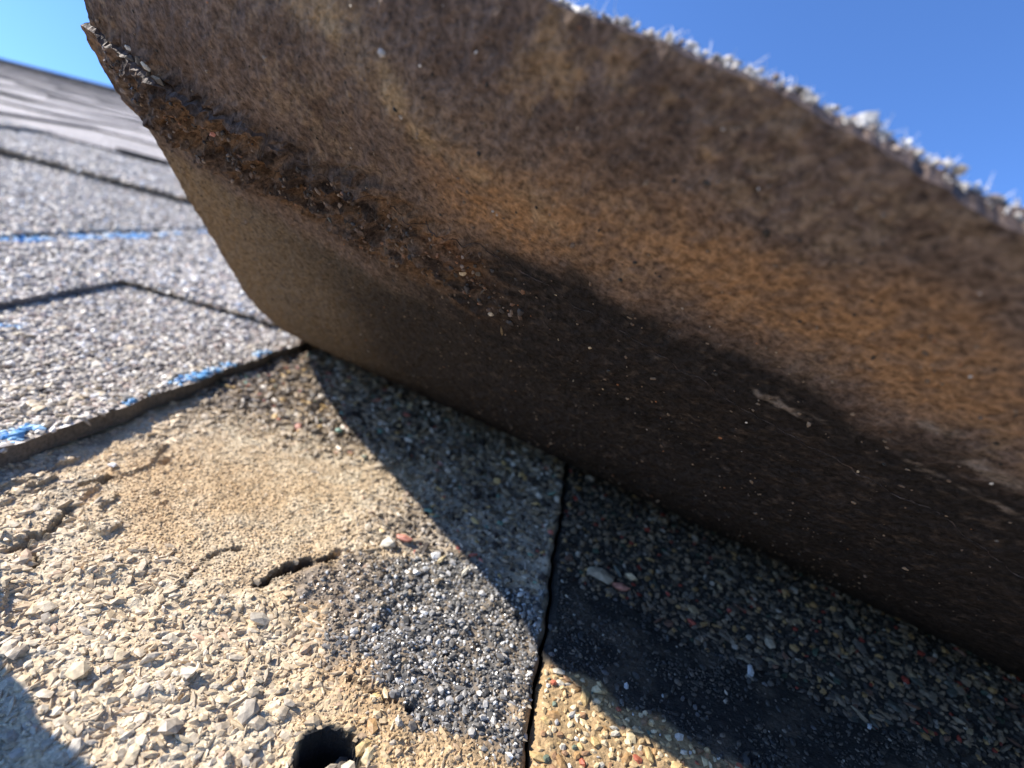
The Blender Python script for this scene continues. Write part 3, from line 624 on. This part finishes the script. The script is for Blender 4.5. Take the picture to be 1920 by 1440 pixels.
def c_under(x, y):
    n8 = fbm(x, y, 9, 4, 330); n3 = fbm(x, y, 3, 3, 331); n1 = fbm(x, y, 1.0, 2, 332)
    c = np.broadcast_to(np.array((.145, .106, .086)), (*np.shape(x), 3)).copy()
    c = mixc(c, (.20, .145, .115), sst(.45, .65, n1) * .55)
    c = mixc(c, (.085, .058, .045), sst(.5, .62, n3) * .5)
    # pale tan streak and speckled tan field
    st = np.exp(-((seg_dist(x, y, [(-42, 24), (-33, 26.6), (-27, 29.3), (-19.5, 31.5), (-12, 32.5)]) / 2.6) ** 2))
    c = mixc(c, (.34, .245, .15), st * (.35 + .65 * sst(.42, .55, n3)))
    c = mixc(c, (.24, .175, .12), sst(.45, .6, n1) * sst(.38, .6, n8) * .55)
    # rusty orange field
    of = sst(8.0, .5, seg_dist(x, y, [(-20, 37), (-9, 31.5), (2, 27.5), (14, 26.5), (26, 25.5), (40, 25)]) + (n8 - .5) * 9)
    c = mixc(c, (.33, .19, .098), of * (.5 + .5 * sst(.36, .58, n1)) * .92 * (1 - .3 * sst(20, 45, x)))
    of2 = sst(4.2, 1, seg_dist(x, y, [(-24, 47), (-20, 47.5), (-17, 50)]) + (n3 - .5) * 2.5); c = mixc(c, (.28, .12, .04), of2 * .9)
    for px, py, r in ((-14, 18, 2.2), (-11, 17.3, 1.8), (-6.5, 16.6, 1.6), (-3.4, 16.2, 1.6), (0, 15.3, 1.3), (-17, 20, 2)):
        c = mixc(c, (.30, .195, .105), sst(r, r * .3, np.hypot(x - px, y - py) * .8 + (n1 - .5) * 4.5 + (n3 - .5) * 6) * .42)
    # smoother grey brown part towards the root, going black on the right
    root = sst(60, 66, y + (n3 - .5) * 4); c = mixc(c, (.17, .135, .095), root * .8)
    c = mixc(c, (.24, .17, .10), root * sst(-58, -72, x + (n8 - .5) * 10) * .7)
    bl = sst(35, 40, y - .18 * np.clip(-x - 8, 0, 100) * 2.2 + .12 * np.clip(x, 0, 60) + (n8 - .5) * 8 + (n1 - .5) * 3)
    blx = sst(-44, -14, x + (n8 - .5) * 14); c = mixc(c, (.020, .018, .018), bl * blx * .98)
    c = mixc(c, (.032, .027, .025), root * sst(-62, -28, x + (n8 - .5) * 12) * .93)
    c = mixc(c, (.13, .10, .08), bl * blx * sst(.68, .78, n1) * .3)
    # rough adhesive band
    d = y - 43 - (fbm(x, y, 9, 2, 322) - .5) * 6; band = sst(-2, 2, d) * sst(17, 12, d) * (1 - .93 * sst(-30, -8, x))
    c = mixc(c, (.045, .034, .03), band * (.35 + .65 * sst(.42, .6, fbm(x * .6 + y * .35, y, 4, 3, 333))) * .95)
    c = mixc(c, (.24, .165, .12), band * sst(.5, .62, fbm(x * .7 + y * .45, y * 1.1, 1.3, 2, 325)) * .5)
    c = mixc(c, (.26, .15, .075), band * sst(-5, -25, x) * sst(.52, .62, fbm(x * .55 + y * .35, y * 1.1 - x * .1, 2.2, 3, 323)) * .45)
    # grey tinge and scuffs towards the right end
    c = mixc(c, (.21, .17, .155), sst(14, 40, x) * sst(30, 14, y + (n8 - .5) * 8) * .6)
    for pts, w in (([(5, 44), (12, 41.8), (20, 40), (30, 38), (42, 36.5)], .45), ([(26, 32.3), (29, 31.6)], .6), ([(33, 33.6), (37, 33.2)], .9), ([(36, 31.5), (38, 31)], .6), ([(7, 42.4), (9.5, 41.6)], .6)):
        c = mixc(c, (.24, .20, .17), sst(w * 1.4, w * .3, seg_dist(x, y, pts) + (n1 - .5) * 1.6) * sst(.4, .55, n3) * .7)
    c = c * .9
    return c
def lifted():
    t = thing('lifted_shingle', 'large shingle bent up off the roof, its rusty brown to black underside facing out', 'shingle', (0, 120, 0))
    X1 = 135.0
    def proud(x, y):
        return .8 * sst(-38, -60, x) * sst(150, 110, y) + .12
    def build(name, ya_f, yb, x0_f, off_u, off_t, disp, dx, dy, skirt_free):
        nx = int((X1 + 76) / dx); tt = np.linspace(0, 1, nx)
        ny = int((yb - 12) / dy); uu = np.linspace(0, 1, ny)
        Xb = -75.6 + (X1 + 75.6) * tt; ya = ya_f(Xb)
        Y = ya[None] + (yb - ya[None]) * uu[:, None]; Xl = x0_f(Y[:, :1]); X = Xl + (X1 - Xl) * tt[None]
        off = off_u - (under_disp(X, Y) if disp else 0) - (0 if skirt_free else proud(X, Y))
        V = sheet(X, Y, off).reshape(-1, 3); col = c_under(X, Y).reshape(-1, 3)
        Fu = grid_faces(ny, nx, 0, True)
        # granule side, coarser, same outline
        Vt = sheet(X, Y, off_t - (0 if skirt_free else proud(X, Y) * .6) - undul(X, Y) + .4 * (fbm(X, Y, 2, 2, 340) - .5)).reshape(-1, 3)
        sx = np.r_[np.arange(0, nx - 1, 3), nx - 1]; sy = np.r_[np.arange(0, ny - 1, 3), ny - 1]
        # underside
        part(name, t, V, Fu, M_UNDER, col, smooth=False)
        idx = (sy[:, None] * nx + sx[None]).ravel(); Vc = Vt[idx]; Ft = grid_faces(len(sy), len(sx))
        # rim: follows the fine outline of underside and top
        ring = np.concatenate([np.arange(nx)[::-1], (np.arange(ny) * nx)])
        a = V[ring]; b = Vt[ring]; m = len(ring); i = np.arange(m - 1); mid = (a + b) / 2 + (RNG.random((m, 3)) - .5) * .35
        Vr = np.vstack([a, mid, b]); Fr = np.vstack([np.stack([i, i + 1, i + 1 + m, i + m], 1), np.stack([i + m, i + 1 + m, i + 1 + 2 * m, i + 2 * m], 1)])
        part('granule_face' if skirt_free else 'inner_face', t, Vc, Ft, M_EDGE, np.full((len(Vc), 3), .16))
        part('cut_edge', t, Vr, Fr, M_EDGE, np.array([[.085, .06, .048]]) * (.6 + .9 * RNG.random((len(Vr), 1))))
    # outer layer: from the free edge past the step; inner layer: nearer the root, proud of it
    build('underside', free_edge, 56, left_edge, 0.0, 2.3, True, .4, .38, True)
    step = lambda x: 43.6 + (fbm(x, x * 0, 7, 3, 350) - .5) * 5 * sst(-66, -40, x) + (fbm(x, x * 0, 1.5, 2, 351) - .5) * 1.0
    build('backing_underside', step, 153, lambda y: left_edge(y) - .5 * sst(60, 44, y), 0.0, .75, True, .4, .5, False)
    Xg, Yg = np.meshgrid(np.linspace(X1, 560, 110), np.linspace(0, 1, 36)); Yg = free_edge(Xg) + (153 - free_edge(Xg)) * Yg
    part('underside', t, sheet(Xg, Yg, 0).reshape(-1, 3), grid_faces(36, 110, 0, True), M_UNDER, c_under(Xg, Yg).reshape(-1, 3))
    part('granule_face', t, sheet(Xg, Yg, 2.3).reshape(-1, 3), grid_faces(36, 110), M_FAR)
    # granule-coated side behind
    v = []
    ys = np.linspace(50, 153, 40); xs = np.linspace(-75, X1, 80); Xg, Yg = np.meshgrid(xs, ys)
    part('granule_face', t, sheet(Xg, Yg, 2.3 - undul(Xg, Yg)).reshape(-1, 3), grid_faces(40, 80), M_EDGE, np.full((3200, 3), .16))
    # granules on the weather side: free edge and left edge rim stand out against the sky
    rng = np.random.default_rng(21)
    x, y = jgrid(-77, 110, 11, 42, .85, rng); k = (y > free_edge(x) - .3) & (x > left_edge(y) - .3); x, y = x[k], y[k]
    x2, y2 = jgrid(-77, -66, 40, 150, .95, rng); k = x2 > left_edge(y2) - .3; x, y = np.r_[x, x2[k]], np.r_[y, y2[k]]
    xe = rng.uniform(-75, 110, 1500); ye = free_edge(xe) + rng.uniform(-.3, .4, 1500)
    ye2 = rng.uniform(12, 150, 350); xe2 = left_edge(ye2) + rng.uniform(-.35, .2, 350)
    nfe = len(xe) + len(xe2)
    offs = np.r_[np.full(len(x), 2.55), rng.uniform(.9, 2.8, len(xe)), rng.uniform(1.2, 2.6, len(xe2))]
    X = np.r_[x, xe, xe2]; Y = np.r_[y, ye, ye2]; r = np.clip(rng.lognormal(math.log(.36), .3, len(X)), .15, .62); r[len(x):] *= .55
    P = sheet(X, Y, offs - undul(X, Y) + r * .3); Fr = sheet_frame(X, Y)
    C = pick(rng, len(X), [((.55, .52, .48), 4), ((.42, .39, .36), 3), ((.70, .68, .65), 2), ((.3, .24, .2), 2), ((.12, .11, .1), 1)])
    tone = np.where(rng.random(len(X)) < .4, 'white', 'grey')
    scatter(t, P, r, C, tone, 110, rng, frames=Fr)
    # grains stuck to the underside, and the ones caught on the step between the two layers
    sp = [(-69.2, 44.4, .75, 'dark'), (-67.8, 43.6, .9, 'mix'), (-66.4, 43.2, .8, 'dark'), (-70.6, 44.6, .6, 'white'), (-65.2, 43.0, .85, 'grey'), (-62.9, 43.4, .7, 'mix'), (-68.6, 42.9, .5, 'white'), (-64.6, 43.6, .6, 'dark'),
          (-55.4, 46.8, .75, 'red'), (-26.8, 24.4, .42, 'white'), (-20.5, 49.5, 1.0, 'grey'), (-17.6, 51.5, .9, 'mix'), (-15.5, 54.5, .9, 'grey'), (-13.6, 57.6, 1.0, 'mix'), (-18.6, 48.2, .8, 'mix'), (-8.5, 44, .8, 'grey'), (-6, 52, .5, 'tan'),
          (-2.0, 50, .6, 'tan'), (3, 49, .45, 'tan'), (13, 33.6, .4, 'tan'), (24, 24.8, .6, 'white'), (2, 19, .45, 'white'), (-12, 22, .4, 'grey'), (-22, 21, .35, 'white'), (-1.5, 60, .8, 'tan'), (2.5, 58, .6, 'tan'), (18, 47, .6, 'white'), (30, 44, .5, 'tan'),
          (36, 34.6, .6, 'white'), (42, 36, .5, 'white'), (-40, 52, .7, 'mix'), (-36, 50, .6, 'dark'), (-47, 54, .6, 'mix'), (-32, 53, .7, 'mix'), (-28, 50, .8, 'mix')]
    sx = np.array([s[0] for s in sp]); sy = np.array([s[1] for s in sp]); sr = np.array([s[2] * (1.0 if s[0] < -50 else (.55 if s[1] > 46 and s[0] < -12 else .32)) for s in sp])
    back = (sy > 45)
    so = np.where(back, -proud(sx, sy), 0) - under_disp(sx, sy) - sr * .15
    single_chips(t, sheet(sx, sy, so), sr, [s[3] for s in sp], sheet_frame(sx, sy))
    n = 460; gx = -73 + 62 * rng.random(n) ** 1.35; gy = 48 + rng.normal(0, 3.6, n) + .04 * (gx + 70); k = gy > 44; gx, gy = gx[k], gy[k]
    gr = np.clip(rng.lognormal(math.log(.24), .4, len(gx)), .1, .6); go = -proud(gx, gy) - under_disp(gx, gy) - gr * .1
    gc = pick(rng, len(gx), [((.13, .09, .07), 4), ((.22, .17, .14), 3), ((.05, .045, .045), 4), ((.26, .21, .18), .6), ((.24, .13, .08), 1)])
    V, Fc = chip_mesh_arrays(sheet(gx, gy, go), gr, rng, sheet_frame(gx, gy)); part('caught_grit', t, V, Fc, M_GRAN, np.repeat(gc, 12, 0), kind='stuff')
    # tiny specks scattered over the underside
    x = rng.uniform(-74, 60, 1500); y = rng.uniform(14, 100, 1500); so = np.where(y > 46, -proud(x, y), 0) - under_disp(x, y) - .03
    r = np.clip(rng.lognormal(math.log(.13), .4, 1500), .06, .4)
    C = pick(rng, 1500, [((.22, .16, .11), 5), ((.15, .105, .075), 5), ((.42, .37, .32), .5), ((.3, .13, .06), .6), ((.04, .035, .03), 4)])
    V, Fc = chip_mesh_arrays(sheet(x, y, so), r, rng, sheet_frame(x, y)); part('specks', t, V, Fc, M_GRAN, np.repeat(C, 12, 0), kind='stuff')
    # loose glass fibres of the mat along the free edge
    V, Fc = [], []; n = 0
    def fibre(p, d, l, w):
        nonlocal n
        d = d / np.linalg.norm(d); s = np.cross(d, (0, 0, 1.)); s /= np.linalg.norm(s) + 1e-9; u = np.cross(s, d); q = []
        bend = (rng.random(3) - .5) * l * .35
        for k in range(4):
            f = k / 3; c = p + d * l * f + bend * f * f; ww = w * (1 - .6 * f)
            q += [c + s * ww, c + u * ww, c - s * ww * .6 - u * ww * .6]
        V.extend(q)
        for k in range(3):
            for j in range(3): Fc.append((n + 3 * k + j, n + 3 * k + (j + 1) % 3, n + 3 * k + 3 + (j + 1) % 3, n + 3 * k + 3 + j))
        n += 12
    fx = rng.uniform(-40, 60, 620); fy = free_edge(fx) + rng.uniform(-.3, .6, 620); Pf = sheet(fx, fy, 2.4 - undul(fx, fy)); Ff = sheet_frame(fx, fy)
    for i in range(620):
        d = Ff[i] @ np.array((rng.normal(0, .7), -rng.uniform(.3, 1.0), rng.uniform(.0, 1.0))); fibre(Pf[i], d, rng.uniform(.35, 1.3) * rng.choice((.5, .8, 1.2)), rng.uniform(.022, .05))
    part('mat_fibres', t, np.array(V), np.array(Fc), M_FIBRE, kind='stuff')
lifted()

# ------------------------------------------------------------------ unseen kneeling figure down-slope, added to block sky light and deepen the shade
def shade_figure():
    t = thing('added_person', 'unseen kneeling figure in a dark jacket, added to deepen the shade', 'added_person', (20, -520, 0))
    J = {}; E = []; RAD = {}; REG = {}
    def j(n, p, r, par=None, reg='jacket'):
        J[n] = np.array(p, float); RAD[n] = r; REG[n] = reg
        if par: E.append((par, n))
    X = 20
    j('pelvis', (X, -690, 300), (150, 120), None, 'trousers'); j('waist', (X, -610, 430), (140, 105), 'pelvis'); j('chest', (X, -500, 590), (175, 120), 'waist')
    j('shoulders', (X, -430, 690), (150, 95), 'chest'); j('neck', (X, -385, 755), (58, 58), 'shoulders', 'skin'); j('skull', (X, -350, 850), (82, 98), 'neck', 'skin'); j('crown', (X, -345, 915), (62, 72), 'skull', 'skin')
    for s, q in ((-1, 'l'), (1, 'r')):
        j('hip' + q, (X + s * 95, -690, 270), (95, 95), 'pelvis', 'trousers'); j('knee' + q, (X + s * 150, -420, 72), (66, 66), 'hip' + q, 'trousers')
        j('calf' + q, (X + s * 145, -560, 62), (58, 58), 'knee' + q, 'trousers'); j('ankle' + q, (X + s * 135, -780, 50), (38, 38), 'calf' + q, 'trousers')
        j('heel' + q, (X + s * 135, -850, 62), (42, 42), 'ankle' + q, 'boots'); j('toe' + q, (X + s * 135, -845, 14 + 20), (36, 30), 'heel' + q, 'boots')
        j('sh' + q, (X + s * 190, -430, 670), (66, 66), 'shoulders'); j('elbow' + q, (X + s * 275, -440, 400), (48, 48), 'sh' + q); j('wrist' + q, (X + s * 190, -395, 190), (30, 30), 'elbow' + q)
        j('palm' + q, (X + s * 172, -380, 150), (38, 20), 'wrist' + q, 'skin')
        for k in range(4):
            o = (k - 1.5) * 19; L = (1, 1.1, 1.05, .85)[k]
            j(f'f{k}a' + q, (X + s * 165 + o, -350, 141), (9, 9), 'palm' + q, 'skin'); j(f'f{k}b' + q, (X + s * 160 + o, -350 + 32 * L, 120), (8.5, 8.5), f'f{k}a' + q, 'skin')
            j(f'f{k}c' + q, (X + s * 158 + o, -350 + 46 * L, 90), (7.5, 7.5), f'f{k}b' + q, 'skin')
        j('ta' + q, (X + s * 128, -376, 140), (11, 11), 'palm' + q, 'skin'); j('tb' + q, (X + s * 112, -345, 125), (9, 9), 'ta' + q, 'skin')
    names = list(J); base = base_of(t); me = bpy.data.meshes.new('body')
    me.from_pydata([tuple((J[n] - base) * MM) for n in names], [(names.index(a), names.index(b)) for a, b in E], [])
    tmp = bpy.data.objects.new('body', me); coll_link(tmp); tmp.modifiers.new('skin', 'SKIN'); sb = tmp.modifiers.new('sub', 'SUBSURF'); sb.levels = 2; sb.render_levels = 2
    if not me.skin_vertices: me.skin_vertices.new() if hasattr(me.skin_vertices, 'new') else None
    for i, n in enumerate(names):
        sv = me.skin_vertices[0].data[i]; sv.radius = (RAD[n][0] * MM, RAD[n][1] * MM); sv.use_root = (n == 'pelvis')
    dg = bpy.context.evaluated_depsgraph_get(); out = bpy.data.meshes.new_from_object(tmp.evaluated_get(dg)); bpy.data.objects.remove(tmp)
    mats = {}
    for k, c, r in (('jacket', (.035, .04, .05), .8), ('trousers', (.05, .055, .075), .85), ('boots', (.06, .045, .03), .7), ('skin', (.42, .25, .18), .5), ('hair', (.03, .02, .015), .6)):
        m, N, L, B = new_mat('shade_figure_' + k); B.inputs['Roughness'].default_value = r
        no = N.new('ShaderNodeTexNoise'); no.inputs['Scale'].default_value = 60; rp = ramp(N, [(.3, tuple(v * .8 for v in c)), (.7, tuple(min(1, v * 1.2) for v in c))]); L.new(no.outputs[0], rp.inputs[0]); L.new(rp.outputs[0], B.inputs['Base Color'])
        mats[k] = m
    out.materials.clear(); order = ['jacket', 'trousers', 'boots', 'skin']
    for k in order: out.materials.append(mats[k])
    JP = (np.array([J[n] for n in names]) - base) * MM; RR = np.array([max(RAD[n]) for n in names]) * MM
    for p in out.polygons:
        d = np.linalg.norm(JP - np.array(p.center), axis=1) - RR; p.material_index = order.index(REG[names[int(d.argmin())]]); p.use_smooth = True
    o = bpy.data.objects.new('body', out); coll_link(o); o.parent = t
    def ell(name, c, r, mat, cut=None):
        u = np.linspace(0, math.pi, 16); w = np.linspace(0, 2 * math.pi, 25)
        U, W = np.meshgrid(u, w, indexing='ij'); P = np.stack([c[0] + r[0] * np.sin(U) * np.cos(W), c[1] + r[1] * np.sin(U) * np.sin(W), c[2] + r[2] * np.cos(U)], -1)
        if cut: P = P[:cut]
        return part(name, t, P.reshape(-1, 3), grid_faces(P.shape[0], 25, 0, True), mat, smooth=True)
    ell('hair', (X, -362, 880), (84, 98, 92), mats['hair'], 9)
    ell('nose', (X, -252, 848), (13, 18, 18), mats['skin'])
    for s in (-1, 1): ell('ear', (X + s * 82, -352, 850), (9, 18, 28), mats['skin']); ell('eye', (X + s * 30, -262, 868), (11, 8, 8), mats['hair'])
    ell('mouth', (X, -262, 812), (24, 8, 6), mats['boots'])
shade_figure()

for o in bpy.data.objects:
    if '_b' in o: del o['_b']
